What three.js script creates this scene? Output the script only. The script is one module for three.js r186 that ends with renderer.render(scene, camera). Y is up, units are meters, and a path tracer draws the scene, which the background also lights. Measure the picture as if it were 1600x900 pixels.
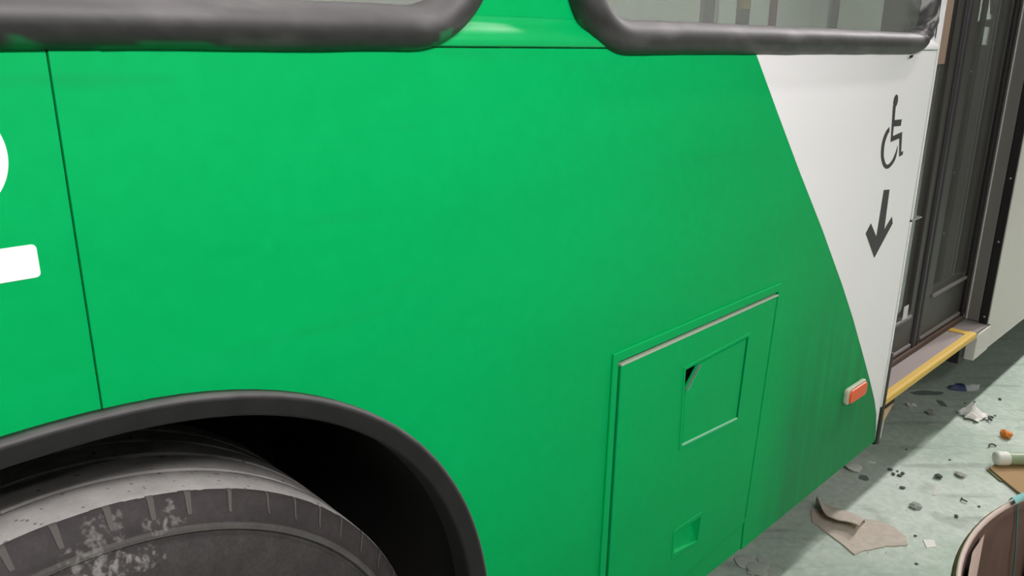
import * as THREE from 'three';
import { RoundedBoxGeometry } from 'three/addons/geometries/RoundedBoxGeometry.js';
import { mergeGeometries, toCreasedNormals } from 'three/addons/utils/BufferGeometryUtils.js';
import { RectAreaLightUniformsLib } from 'three/addons/lights/RectAreaLightUniformsLib.js';

// ------------------------------------------------------------------ camera, light, exposure
const scene = new THREE.Scene();
scene.background = new THREE.Color(0x0a0b0a);
const camera = new THREE.PerspectiveCamera(39.735, 16 / 9, 0.05, 60);
camera.position.set(0, 1.5, 0.82);
camera.up.set(0.19784, 0.95684, -0.21287);
camera.lookAt(0 + 0.67112, 1.5 - 0.2905, 0.82 - 0.68206);
const renderer = new THREE.WebGLRenderer({ antialias: true });
renderer.toneMapping = THREE.LinearToneMapping;
renderer.toneMappingExposure = 1.14;
renderer.shadowMap.enabled = true;
RectAreaLightUniformsLib.init();
const LAMP_POWER = 125;                       // radiance of a fitting
// x, z, strength, place, height of every ceiling fitting (tubes run along the bus)
const LAMPS = [
  [0.35, 1.6, 0.46, 'added on long rods above the photographer, tilted towards the wheel arch', 2.36, 1.2],  // unseen lamp added to give the side panel its brightness falloff
  [4.3, 0.7, 0.62, 'above the aisle, over the open door step', 4.3], [7.6, 0.7, 2.2, 'above the aisle, past the door', 4.3],
  [-1.8, 5.0, 0.2, 'in the outer row, nearest the bus tail', 4.3], [1.4, 5.0, 0.2, 'in the outer row, opposite the green side panel', 4.3], [4.6, 5.0, 0.2, 'in the outer row, opposite the door', 4.3],
  [1.0, -5.0, 2, 'behind the bus, level with the wheel', 4.3], [5.5, -5.0, 2.2, 'behind the bus, level with the door', 4.3], [10.5, -5.0, 2.5, 'behind the bus, at its front end', 4.3], [15.4, -4.2, 7, 'added beyond the front of the bus to brighten the end wall', 4.3],  // last one added to brighten the wall seen through the door glass
];

// ------------------------------------------------------------------ helpers
let seed = 7;
const rnd = () => { seed = (seed + 0x6D2B79F5) | 0; let t = Math.imul(seed ^ (seed >>> 15), 1 | seed); t = (t + Math.imul(t ^ (t >>> 7), 61 | t)) ^ t; return ((t ^ (t >>> 14)) >>> 0) / 4294967296; };
const V2 = (x, y) => new THREE.Vector2(x, y);
const hash = (x, y, s) => { let h = Math.imul(x, 374761393) ^ Math.imul(y, 668265263) ^ Math.imul(s, 974634777); h = Math.imul(h ^ (h >>> 13), 1274126177); return ((h ^ (h >>> 16)) >>> 0) / 4294967296; };
function noise(x, y, s, px = 1e6, py = 1e6) {          // value noise, period px, py
  const xi = Math.floor(x), yi = Math.floor(y), fx = x - xi, fy = y - yi;
  const u = fx * fx * (3 - 2 * fx), v = fy * fy * (3 - 2 * fy);
  const m = (a, b) => ((a % b) + b) % b;
  const x0 = m(xi, px), x1 = m(xi + 1, px), y0 = m(yi, py), y1 = m(yi + 1, py);
  return (hash(x0, y0, s) * (1 - u) + hash(x1, y0, s) * u) * (1 - v) + (hash(x0, y1, s) * (1 - u) + hash(x1, y1, s) * u) * v;
}
function fbm(x, y, s, o = 4, p = 1e6) { let a = 0, w = 0.5, n = 0; for (let i = 0; i < o; i++) { a += w * noise(x, y, s + i, p, p); n += w; w *= 0.5; x *= 2; y *= 2; p *= 2; } return a / n; }
const smooth = (a, b, t) => { t = Math.min(1, Math.max(0, (t - a) / (b - a))); return t * t * (3 - 2 * t); };
function tex(w, h, fn, srgb = true) {                 // fn(u, v) -> [r, g, b] 0..255
  const d = new Uint8Array(w * h * 4);
  for (let j = 0; j < h; j++) for (let i = 0; i < w; i++) {
    const c = fn((i + 0.5) / w, (j + 0.5) / h), k = (j * w + i) * 4;
    d[k] = Math.min(255, Math.max(0, c[0])); d[k + 1] = Math.min(255, Math.max(0, c[1])); d[k + 2] = Math.min(255, Math.max(0, c[2])); d[k + 3] = 255;
  }
  const t = new THREE.DataTexture(d, w, h); t.wrapS = t.wrapT = THREE.RepeatWrapping;
  t.magFilter = THREE.LinearFilter; t.minFilter = THREE.LinearMipmapLinearFilter; t.generateMipmaps = true;
  if (srgb) t.colorSpace = THREE.SRGBColorSpace; t.needsUpdate = true; return t;
}
const mix = (a, b, t) => [a[0] + (b[0] - a[0]) * t, a[1] + (b[1] - a[1]) * t, a[2] + (b[2] - a[2]) * t];
const std = (color, roughness = 0.7, extra = {}) => new THREE.MeshStandardMaterial({ color, roughness, side: THREE.DoubleSide, ...extra });
const used = {};
const numbered = n => { const k = used[n] = (used[n] ?? -1) + 1; return k ? `${n}_${String(k).padStart(3, '0')}` : n; };
function shadows(o) { o.traverse(m => { if (m.isMesh) { m.castShadow = true; m.receiveShadow = true; } }); }
function mesh(name, geo, mat) { const m = new THREE.Mesh(geo, mat); m.name = name; m.castShadow = m.receiveShadow = true; return m; }
function struct(name, geo, mat) { const m = mesh(name, geo, mat); m.userData.kind = 'structure'; scene.add(m); return m; }
function tag(o, label, category, group) { o.userData.label = label; o.userData.category = category; if (group) o.userData.group = group; return o; }
function thing(name, label, category, group) { const g = new THREE.Group(); g.name = numbered(name); scene.add(g); return tag(g, label, category, group); }
function box(x0, x1, y0, y1, z0, z1, r = 0) {
  const g = r ? new RoundedBoxGeometry(x1 - x0, y1 - y0, z1 - z0, 3, r) : new THREE.BoxGeometry(x1 - x0, y1 - y0, z1 - z0);
  g.translate((x0 + x1) / 2, (y0 + y1) / 2, (z0 + z1) / 2); return g;
}
function ext(shape, depth, z, bevel = 0, seg = 12) {   // extruded shape whose front face is at z
  const g = new THREE.ExtrudeGeometry(shape, { depth: depth - 2 * bevel, bevelEnabled: bevel > 0, bevelSize: bevel, bevelThickness: bevel, bevelOffset: -bevel, bevelSegments: 2, curveSegments: seg });
  g.translate(0, 0, z - depth + bevel); return g;
}
const poly = pts => new THREE.Shape(pts.map(p => V2(p[0], p[1])));
const hole = pts => new THREE.Path(pts.map(p => V2(p[0], p[1])));
function roundedPts(x0, x1, y0, y1, r, n = 10) {       // counter-clockwise rounded rectangle; r = one radius or [bl, br, tr, tl]
  const R = Array.isArray(r) ? r : [r, r, r, r], out = [];
  const C = [[x0 + R[0], y0 + R[0], Math.PI, R[0]], [x1 - R[1], y0 + R[1], 1.5 * Math.PI, R[1]], [x1 - R[2], y1 - R[2], 0, R[2]], [x0 + R[3], y1 - R[3], 0.5 * Math.PI, R[3]]];
  for (const [cx, cy, a, rr] of C) for (let i = 0; i <= n; i++) out.push([cx + rr * Math.cos(a + i / n * Math.PI / 2), cy + rr * Math.sin(a + i / n * Math.PI / 2)]);
  return out;
}
function densify(pts, step, closed) {
  const out = [], n = pts.length;
  for (let i = 0; i < (closed ? n : n - 1); i++) { const a = pts[i], b = pts[(i + 1) % n], L = Math.hypot(b[0] - a[0], b[1] - a[1]), k = Math.max(1, Math.ceil(L / step)); if (L < 1e-6) continue; for (let j = 0; j < k; j++) out.push([a[0] + (b[0] - a[0]) * j / k, a[1] + (b[1] - a[1]) * j / k]); }
  if (!closed) out.push(pts[n - 1]);
  return out;
}
// sweep a profile [[outward, z], ...] along a path in the xy plane (outward = right-hand side of the direction of travel)
function sweep(pts, profile, closed, paint, wob) {
  const n = pts.length, m = profile.length, P = [], C = [], I = [], U = [];
  let s = 0;
  for (let i = 0; i < n; i++) {
    const a = pts[closed ? (i - 1 + n) % n : Math.max(0, i - 1)], b = pts[closed ? (i + 1) % n : Math.min(n - 1, i + 1)], c = pts[i];
    if (i) s += Math.hypot(c[0] - pts[i - 1][0], c[1] - pts[i - 1][1]);
    let tx = b[0] - a[0], ty = b[1] - a[1]; const L = Math.hypot(tx, ty) || 1; tx /= L; ty /= L;
    for (let j = 0; j < m; j++) {
      let [o, z] = profile[j]; if (wob) [o, z] = wob(c, j, o, z);
      P.push(c[0] + ty * o, c[1] - tx * o, z); U.push(s, j / (m - 1));
      if (paint) C.push(...paint(c, j / (m - 1)));
    }
  }
  for (let i = 0; i < (closed ? n : n - 1); i++) for (let j = 0; j < m - 1; j++) { const a = i * m + j, b = ((i + 1) % n) * m + j; I.push(a, b, a + 1, b, b + 1, a + 1); }
  const g = new THREE.BufferGeometry(); g.setAttribute('position', new THREE.Float32BufferAttribute(P, 3)); g.setAttribute('uv', new THREE.Float32BufferAttribute(U, 2));
  if (paint) g.setAttribute('color', new THREE.Float32BufferAttribute(C, 3));
  g.setIndex(I); g.computeVertexNormals(); return g;
}
const tube = (pts, r, seg = 24, k = 8) => new THREE.TubeGeometry(new THREE.CatmullRomCurve3(pts.map(p => new THREE.Vector3(...p)), false, 'catmullrom', 0.2), seg, r, k);
const line = (a, b, r, k = 10) => new THREE.TubeGeometry(new THREE.LineCurve3(new THREE.Vector3(...a), new THREE.Vector3(...b)), 1, r, k);
// a crumpled patch: grid surface from fn(u, v) -> [x, y, z], given a thickness
function sheet(nu, nv, fn, th) {
  const P = [], I = [], U = [];
  const id = (k, i, j) => k * (nu + 1) * (nv + 1) + j * (nu + 1) + i;
  for (let k = 0; k < 2; k++) for (let j = 0; j <= nv; j++) for (let i = 0; i <= nu; i++) { const p = fn(i / nu, j / nv); P.push(p[0], p[1] - k * th, p[2]); U.push(p[0], p[2]); }
  const quad = (a, b, c, d) => I.push(a, b, c, a, c, d);
  for (let j = 0; j < nv; j++) for (let i = 0; i < nu; i++) { quad(id(0, i, j), id(0, i, j + 1), id(0, i + 1, j + 1), id(0, i + 1, j)); quad(id(1, i, j), id(1, i + 1, j), id(1, i + 1, j + 1), id(1, i, j + 1)); }
  for (let i = 0; i < nu; i++) { quad(id(0, i, 0), id(0, i + 1, 0), id(1, i + 1, 0), id(1, i, 0)); quad(id(0, i + 1, nv), id(0, i, nv), id(1, i, nv), id(1, i + 1, nv)); }
  for (let j = 0; j < nv; j++) { quad(id(0, 0, j + 1), id(0, 0, j), id(1, 0, j), id(1, 0, j + 1)); quad(id(0, nu, j), id(0, nu, j + 1), id(1, nu, j + 1), id(1, nu, j)); }
  const g = new THREE.BufferGeometry(); g.setAttribute('position', new THREE.Float32BufferAttribute(P, 3)); g.setAttribute('uv', new THREE.Float32BufferAttribute(U, 2)); g.setIndex(I);
  return toCreasedNormals(g, 0.6);
}

// ------------------------------------------------------------------ materials
const GREEN = [2, 167, 88];
const greenMap = tex(2048, 1024, (u, v) => {           // 2.6 m x 1.6 m of painted panel, dusty towards the skirt by the door
  const x = u * 2.6, y = v * 1.6;
  const fine = fbm(x * 60, y * 60, 3, 3) - 0.5, wide = fbm(x * 3, y * 9, 11, 4) - 0.5, str = fbm(x * 45, y * 3, 21, 4) - 0.5;
  let c = [GREEN[0] + fine * 3, GREEN[1] + fine * 6 + wide * 8, GREEN[2] + fine * 5 + wide * 7];
  const edge = 1.62 + (y - 0.3) * 0.12;
  let dust = smooth(edge - 0.02, edge + 0.25, x) * smooth(1.15, 0.35, y) * (0.30 + 0.5 * (fbm(x * 5, y * 5, 31, 4) - 0.2) + 0.55 * str);
  dust += smooth(0.75, 0.3, y) * 0.05;
  dust += Math.max(0, fbm(x * 4, y * 30, 41, 4) - 0.66) * 0.5 * smooth(0.9, 1.4, y);
  c = mix(c, [62, 108, 70], Math.min(0.5, Math.max(0, dust)));
  return c;
}); greenMap.repeat.set(1 / 2.6, 1 / 1.6);
const M = {
  green: new THREE.MeshPhysicalMaterial({ map: greenMap, roughness: 0.5, specularIntensity: 0.14, side: THREE.DoubleSide }),
  greenGloss: new THREE.MeshPhysicalMaterial({ map: greenMap, roughness: 0.3, specularIntensity: 0.8, side: THREE.DoubleSide }),
  white: std(0xf3f3f2, 0.45), whiteDull: std(0xcfcdc6, 0.55), number: std(0xf4f4f2, 0.5),
  print: std(0x353334, 0.6),
  rubber: std(0xffffff, 0.52, { vertexColors: true }),
  trim: std(0x322f31, 0.55), black: std(0x0e0d0d, 0.6), liner: std(0x1c1817, 0.8), seal: std(0x151413, 0.5),
  doorFrame: std(0x3a3833, 0.5), reveal: std(0x74726e, 0.5), alu: std(0x9a9a96, 0.35, { metalness: 0.6 }),
  yellow: std(0xd8b552, 0.6), beige: std(0xc6a980, 0.8), interior: std(0x74767a, 0.8), dark: std(0x242424, 0.8),
  roofWhite: std(0xd8d8d4, 0.5), steel: std(0xb9bab8, 0.4), screw: std(0xbdbab2, 0.35, { metalness: 0.5 }),
  lens: new THREE.MeshPhysicalMaterial({ color: 0xf05a1e, roughness: 0.35, side: THREE.DoubleSide }), lampBase: std(0xb9bfa6, 0.6),
  ledge: std(0xa3b59d, 0.8), greenEdge: std(0x86c4a0, 0.6),
};
const glassDusty = new THREE.MeshPhysicalMaterial({ color: 0xe4e8e2, roughness: 0.02, transmission: 0.87, thickness: 0, ior: 1.45, side: THREE.DoubleSide });
const glassDoor = new THREE.MeshPhysicalMaterial({ color: 0xf8faf6, roughness: 0.02, transmission: 0.955, thickness: 0, ior: 1.4, side: THREE.DoubleSide });
const glassFar = new THREE.MeshPhysicalMaterial({ color: 0xc4cac6, roughness: 0.05, transmission: 0.95, thickness: 0, ior: 1.45, side: THREE.DoubleSide });

// ------------------------------------------------------------------ the hall
const floorMap = tex(2048, 2048, (u, v) => {           // 4 m of worn green floor coating, tileable
  const x = u, y = v;
  const big = fbm(x * 6, y * 6, 51, 5, 6), mid = fbm(x * 24, y * 24, 61, 4, 24), grit = fbm(x * 256, y * 256, 71, 3, 256);
  const sx = x * 8 + y * 8, sy = (y - x) * 64;         // scuffs run diagonally
  const scuff = fbm(sx, sy, 81, 3, 8);
  let c = mix([166, 186, 168], [198, 211, 197], smooth(0.32, 0.68, big * 0.6 + mid * 0.4));
  c = mix(c, [126, 140, 126], smooth(0.58, 0.86, scuff) * 0.45);
  c = mix(c, [134, 146, 132], smooth(0.66, 0.8, mid) * 0.4);
  const g = (grit - 0.5) * 26;
  c = [c[0] + g, c[1] + g, c[2] + g];
  const d = fbm(x * 512, y * 512, 91, 1, 512);
  if (d > 0.93) c = mix(c, [60, 66, 60], 0.6 * smooth(0.93, 1, d) * smooth(0.45, 0.6, big + mid - 0.45));
  return c;
}); floorMap.repeat.set(1 / 4, 1 / 4); floorMap.anisotropy = 8;
const floorMat = std(0xffffff, 0.62, { map: floorMap });
const floorGeo = box(-8, 18, -0.2, 0, -8, 9);
{ const p = floorGeo.attributes.position, uv = floorGeo.attributes.uv; for (let i = 0; i < p.count; i++) uv.setXY(i, p.getX(i), p.getZ(i)); }
const floor = struct('floor', floorGeo, floorMat);
const wallMat = std(0xb4b4b2, 0.85);
struct('wall_back', box(-8, 18, 0, 5, -8.2, -8), wallMat);
struct('wall_front', box(-8, 18, 0, 5, 9, 9.2), wallMat);
struct('wall_left', box(-8.2, -8, 0, 5, -8.2, 9.2), wallMat);
struct('wall_right', box(18, 18.2, 0, 5, -8.2, 9.2), wallMat);
struct('ceiling', box(-8.2, 18.2, 5, 5.2, -8.2, 9.2), std(0xbcbcba, 0.9));
// oil marks soaked into the floor (part of the floor)
const oilMat = std(0x77837a, 0.6);
function oil(x, z, rx, rz, turn) {
  const s = new THREE.Shape(), n = 40, ph = rnd() * 9;
  for (let i = 0; i <= n; i++) { const a = i / n * Math.PI * 2, k = 0.6 + 0.8 * noise(3 + 1.6 * Math.cos(a) + ph, 3 + 1.6 * Math.sin(a), 5); const q = [rx * k * Math.cos(a), rz * k * Math.sin(a)]; i ? s.lineTo(...q) : s.moveTo(...q); }
  const g = new THREE.ExtrudeGeometry(s, { depth: 0.0004, bevelEnabled: false }); g.rotateX(-Math.PI / 2); g.rotateY(turn); g.translate(x, 0, z);
  floor.add(mesh('oil_stain', g, oilMat));
}
oil(3.70, -0.235, 0.075, 0.024, -0.75); oil(3.63, -0.15, 0.016, 0.032, -0.75); oil(2.735, -0.118, 0.018, 0.022, -0.7);

// ------------------------------------------------------------------ ceiling lamps
const tubeMat = new THREE.MeshStandardMaterial({ color: 0xffffff, emissive: 0xf6fff6, emissiveIntensity: 2.5 });
LAMPS.forEach(([x, z, k, where, y, tilt = 0]) => {
  const g = thing('ceiling_light', `white twin-tube light fitting ${where}`, 'light', 'twin-tube ceiling lights of the hall');
  g.position.set(x, y, z);
  const head = new THREE.Group(); head.name = 'lamp_head'; head.rotation.x = tilt; g.add(head);
  head.add(mesh('housing', box(-0.8, 0.8, 0, 0.07, -0.12, 0.12, 0.01), M.roofWhite));
  for (const s of [-1, 1]) { const t = mesh('lamp_tube', new THREE.CylinderGeometry(0.016, 0.016, 1.5, 12).rotateZ(Math.PI / 2).translate(0, -0.018, s * 0.06), tubeMat); head.add(t); }
  for (const s of [-1, 1]) g.add(mesh('hanging_rod', line([s * 0.6, 0.055, 0], [s * 0.6, 5 - y, 0], 0.006), M.steel));
  const L = new THREE.RectAreaLight(0xfff7fa, LAMP_POWER * k /*SEL*/, 1.5, 0.16); L.position.set(0, -0.045, 0); L.rotation.x = -Math.PI / 2; head.add(L);
});

// ------------------------------------------------------------------ THE BUS (one thing)
const bus = thing('bus', 'green and white city bus with black wheel arch, service hatch and low door step', 'bus');
const bx = 3.5, bz = -1.25; bus.position.set(bx, 0, bz);
function part(name, geo, mat, parent = bus, label) {   // geo in world coordinates
  const m = mesh(name, geo, mat); if (parent === bus) m.position.set(-bx, 0, -bz); parent.add(m); if (label) m.userData.label = label; return m;
}
function group(name, label) { const g = new THREE.Group(); g.name = name; g.position.set(-bx, 0, -bz); bus.add(g); if (label) g.userData.label = label; return g; }

// wheel arch outline (superellipse about x = 0.17)
const AX = 0.17, AY = 0.5625;
function archPts(off, y0 = 0.3, n = 64) {              // from left foot over the top to right foot
  const a = 0.583 + off, b = 0.586 + off, e = 2 / 2.22, out = [[AX - a, y0], [AX - a, (y0 + AY) / 2]];
  for (let i = 0; i <= n; i++) { const t = Math.PI - i / n * Math.PI, c = Math.cos(t), s = Math.sin(t); out.push([AX + a * Math.sign(c) * Math.abs(c) ** e, AY + b * Math.abs(s) ** e]); }
  out.push([AX + a, (y0 + AY) / 2], [AX + a, y0]); return out;
}
const archCut = archPts(-0.012);
const cutY = x => { for (let i = 1; i < archCut.length; i++) { const [x0, y0] = archCut[i - 1], [x1, y1] = archCut[i]; if (x >= x0 && x <= x1 && x1 > x0) return y0 + (y1 - y0) * (x - x0) / (x1 - x0); } return 0.3; };
const TOP = 1.497, SK = 0.303, TH = 0.006;
{ // side panel left of the seam
  const x1 = 0.2216, pts = [[-3, TOP], [-3, SK], [archCut[0][0], SK], ...archCut.filter(p => p[0] < x1 - 0.004).slice(1), [x1, cutY(x1)], [x1, TOP]];
  const p = part('side_panel', ext(poly(pts), TH, 0, 0.0006), M.green);
  // fleet number at its right-hand end: digit with a round bowl and a flat foot
  const nb = new THREE.Shape(); nb.absarc(0.122, 1.405, 0.056, Math.PI * 0.95, -Math.PI * 0.2, true);
  nb.lineTo(0.107, 1.3215); nb.lineTo(0.183, 1.3215); nb.quadraticCurveTo(0.188, 1.3215, 0.188, 1.3165); nb.lineTo(0.188, 1.295); nb.quadraticCurveTo(0.188, 1.29, 0.183, 1.29); nb.lineTo(0.066, 1.29); nb.lineTo(0.066, 1.312);
  nb.lineTo(0.142, 1.382); nb.absarc(0.122, 1.405, 0.026, -Math.PI * 0.25, Math.PI * 0.95, false); nb.closePath();
  part('number_marking', ext(nb, 0.0006, 0.0007, 0, 24), M.number, p, 'white digit on green paint');
}
const HATCH = [[1.080, 0.948], [1.074, 0.513], [1.071, 0.338], [1.617, 0.338], [1.662, 0.957]];
let mainPanel;
{ // long panel from the strip to the door, with the service opening cut out
  const a = 0.2227, right = archCut.filter(p => p[0] > a + 0.004);
  const pts = [[a, TOP], [a, cutY(a)], ...right.slice(0, -1), [right[right.length - 1][0], SK], [1.614, SK], [1.6143, 0.372], [1.622, 0.380], [1.622, 0.297], [2.4335, 0.303], [2.4445, TOP]];
  const sh = poly(pts);
  sh.holes.push(hole([[1.068, 0.956], [1.059, 0.513], [1.056, 0.332], [1.613, 0.38], [1.6255, 0.39], [1.671, 0.965]]));
  mainPanel = part('side_panel', ext(sh, TH, 0, 0.0012), M.green);
  part('joint_strip', ext(poly([[0.2232, cutY(0.2232)], [0.2668, cutY(0.2668)], [0.2668, TOP - 0.001], [0.2232, TOP - 0.001]]), 0.0012, 0.0012), M.green, mainPanel);
  // white paint field by the door
  const w = [[1.458, TOP], [1.58, 1.367], [1.707, 1.234], [1.86, 1.079], [2.013, 0.915], [2.12, 0.793], [2.243, 0.640], [2.318, 0.545], [2.378, 0.464], [2.412, 0.405], [2.430, 0.345], [2.4328, 0.31], [2.444, TOP]];
  part('white_field', ext(poly(w), 0.0005, 0.0005), M.white, mainPanel, 'white paint field by the door');
  const sym = [];
  const body = [[2.187, 1.360], [2.206, 1.355], [2.211, 1.322], [2.26, 1.321], [2.26, 1.304], [2.212, 1.305], [2.215, 1.28], [2.277, 1.287], [2.29, 1.232], [2.305, 1.233], [2.305, 1.223], [2.281, 1.22], [2.263, 1.271], [2.206, 1.265]];
  const hd = new THREE.Shape(); hd.absellipse(2.2, 1.371, 0.0145, 0.0165, 0, Math.PI * 2);
  const arc = new THREE.Shape();
  const outer = [[2.183, 1.306], [2.162, 1.293], [2.149, 1.268], [2.153, 1.236], [2.173, 1.209], [2.201, 1.195], [2.229, 1.197], [2.254, 1.212], [2.262, 1.233], [2.259, 1.253]], inner = [[2.252, 1.235], [2.238, 1.217], [2.219, 1.207], [2.203, 1.206], [2.187, 1.215], [2.172, 1.234], [2.168, 1.263], [2.178, 1.285], [2.188, 1.293]];
  arc.moveTo(...outer[0]); arc.splineThru(outer.slice(1).map(p => V2(...p))); arc.lineTo(...inner[0]); arc.splineThru(inner.slice(1).map(p => V2(...p))); arc.closePath();
  sym.push(ext(poly(body), 0.0005, 0.0011), ext(hd, 0.0005, 0.0012), ext(arc, 0.0005, 0.0010));
  part('wheelchair_symbol', mergeGeometries(sym), M.print, mainPanel, 'dark grey wheelchair symbol');
  part('arrow_marking', ext(poly([[2.207, 1.137], [2.247, 1.134], [2.251, 1.022], [2.294, 1.052], [2.307, 1.031], [2.209, 0.948], [2.125, 1.03], [2.151, 1.054], [2.202, 1.009]].reverse()), 0.0005, 0.0011), M.print, mainPanel, 'dark grey arrow pointing down');
}
// service hatch
{
  const h = group('service_hatch');
  part('frame', ext((() => { const s = poly([[1.0585, 0.975], [1.049, 0.513], [1.046, 0.335], [1.060, 0.335], [1.067, 0.513], [1.0745, 0.956], [1.662, 0.9655], [1.617, 0.39], [1.6265, 0.39], [1.674, 0.985]]); return s; })(), 0.005, 0.004, 0.0018), M.green, h);
  part('ledge', ext(poly([[1.083, 0.9455], [1.660, 0.9555], [1.660, 0.9595], [1.083, 0.9495]]), 0.012, 0.0048, 0.0008), M.ledge, h, 'dusty pale strip along the top');
  const door = new THREE.Shape(); const dp = [[1.083, 0.945], [1.0765, 0.513], [1.0735, 0.336], [1.613, 0.384], [1.657, 0.954]];
  door.moveTo(...dp[0]); dp.slice(1).forEach(p => door.lineTo(...p));
  // flap and handle openings
  door.holes.push(hole([[1.298, 0.879], [1.302, 0.702], [1.528, 0.690], [1.541, 0.889]]));
  door.holes.push(hole([[1.304, 0.496], [1.305, 0.444], [1.398, 0.431], [1.404, 0.490]]));
  part('hatch_door', ext(door, 0.010, 0.0035, 0.0018), M.green, h);
  part('flap_rim', ext((() => { const s = poly([[1.289, 0.885], [1.294, 0.697], [1.530, 0.682], [1.548, 0.896]]); s.holes.push(hole([[1.296, 0.8775], [1.301, 0.7035], [1.527, 0.691], [1.540, 0.8875]])); return s; })(), 0.003, 0.0050, 0.0012), M.green, h);
  part('fuel_flap', ext(poly([[1.3025, 0.833], [1.3055, 0.7075], [1.523, 0.6950], [1.535, 0.8835], [1.345, 0.876]]), 0.006, 0.0025, 0.0012), M.green, h);
  part('bent_corner', sheet(1, 1, (u, v) => { const a = [1.3025 + 0.0425 * u, 0.833 + 0.043 * u]; return [a[0] - 0.007 * v + 0.002 * v, a[1] + 0.002 * v, 0.0025 + 0.010 * v]; }, 0.001), M.greenEdge, h, 'corner bent outwards, bare edge');
  part('flap_ledge', ext(poly([[1.304, 0.7085], [1.304, 0.7040], [1.5245, 0.6910], [1.5245, 0.6955]]), 0.003, 0.0052, 0.0007), M.greenEdge, h, 'worn pale lower edge');
  // pull: a pocket with sloping floor
  const P = []; const f = [[1.304, 0.496], [1.305, 0.444], [1.398, 0.431], [1.404, 0.490]].map(p => [...p, 0.002]), b = [[1.312, 0.490], [1.3065, 0.4455], [1.3965, 0.4325], [1.397, 0.484]].map((p, i) => [...p, i === 1 || i === 2 ? -0.001 : -0.020]);
  for (let i = 0; i < 4; i++) { const j = (i + 1) % 4; P.push(...f[i], ...f[j], ...b[j], ...f[i], ...b[j], ...b[i]); }
  P.push(...b[0], ...b[1], ...b[2], ...b[0], ...b[2], ...b[3]);
  const g = new THREE.BufferGeometry(); g.setAttribute('position', new THREE.Float32BufferAttribute(P, 3)); { const uv = []; for (let i = 0; i < P.length; i += 3) uv.push(P[i], P[i + 1]); g.setAttribute('uv', new THREE.Float32BufferAttribute(uv, 2)); } g.computeVertexNormals();
  part('pull_recess', g, M.green, h);
  part('pull_rim', ext((() => { const s = poly(roundedPts(1.297, 1.411, 0.428, 0.503, 0.006, 4)); s.holes.push(hole([[1.304, 0.496], [1.404, 0.490], [1.398, 0.431], [1.305, 0.444]])); return s; })(), 0.0025, 0.0048, 0.001), M.green, h);
  part('backing', box(1.04, 1.69, 0.33, 0.99, -0.03, -0.022), M.black, h);
}
// side marker lamp
{
  const lamp = group('marker_lamp');
  part('base', ext(poly(roundedPts(2.128, 2.258, 0.529, 0.577, 0.012, 5)), 0.013, 0.0125, 0.004), M.lampBase, lamp, 'pale dusty base');
  part('lens', ext(poly(roundedPts(2.142, 2.256, 0.530, 0.571, 0.014, 5)), 0.008, 0.0175, 0.003), M.lens, lamp, 'orange lens');
}
// sloping ledge above the panels, green then white
{
  const ledgeProfile = [[TOP + 0.001, -0.010], [TOP + 0.0015, 0.0005], [TOP + 0.004, 0.002], [TOP + 0.012, 0.0015], [TOP + 0.022, -0.003], [TOP + 0.030, -0.010], [TOP + 0.036, -0.0135], [TOP + 0.042, -0.0143]];
  const strip = (x0, x1, mat) => { const P = [], U = [], I = [], n = 4; for (let i = 0; i <= n; i++) { const x = x0 + (x1 - x0) * i / n; ledgeProfile.forEach(([y, z]) => { P.push(x, y, z); U.push(x, y); }); } const m = ledgeProfile.length; for (let i = 0; i < n; i++) for (let j = 0; j < m - 1; j++) { const a = i * m + j, b = a + m; I.push(a, b, b + 1, a, b + 1, a + 1); } const g = new THREE.BufferGeometry(); g.setAttribute('position', new THREE.Float32BufferAttribute(P, 3)); g.setAttribute('uv', new THREE.Float32BufferAttribute(U, 2)); g.setIndex(I); g.computeVertexNormals(); part('belt_moulding', g, mat); };
  strip(-3, 1.45, M.greenGloss); strip(1.45, 2.454, M.white);
}
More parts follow.
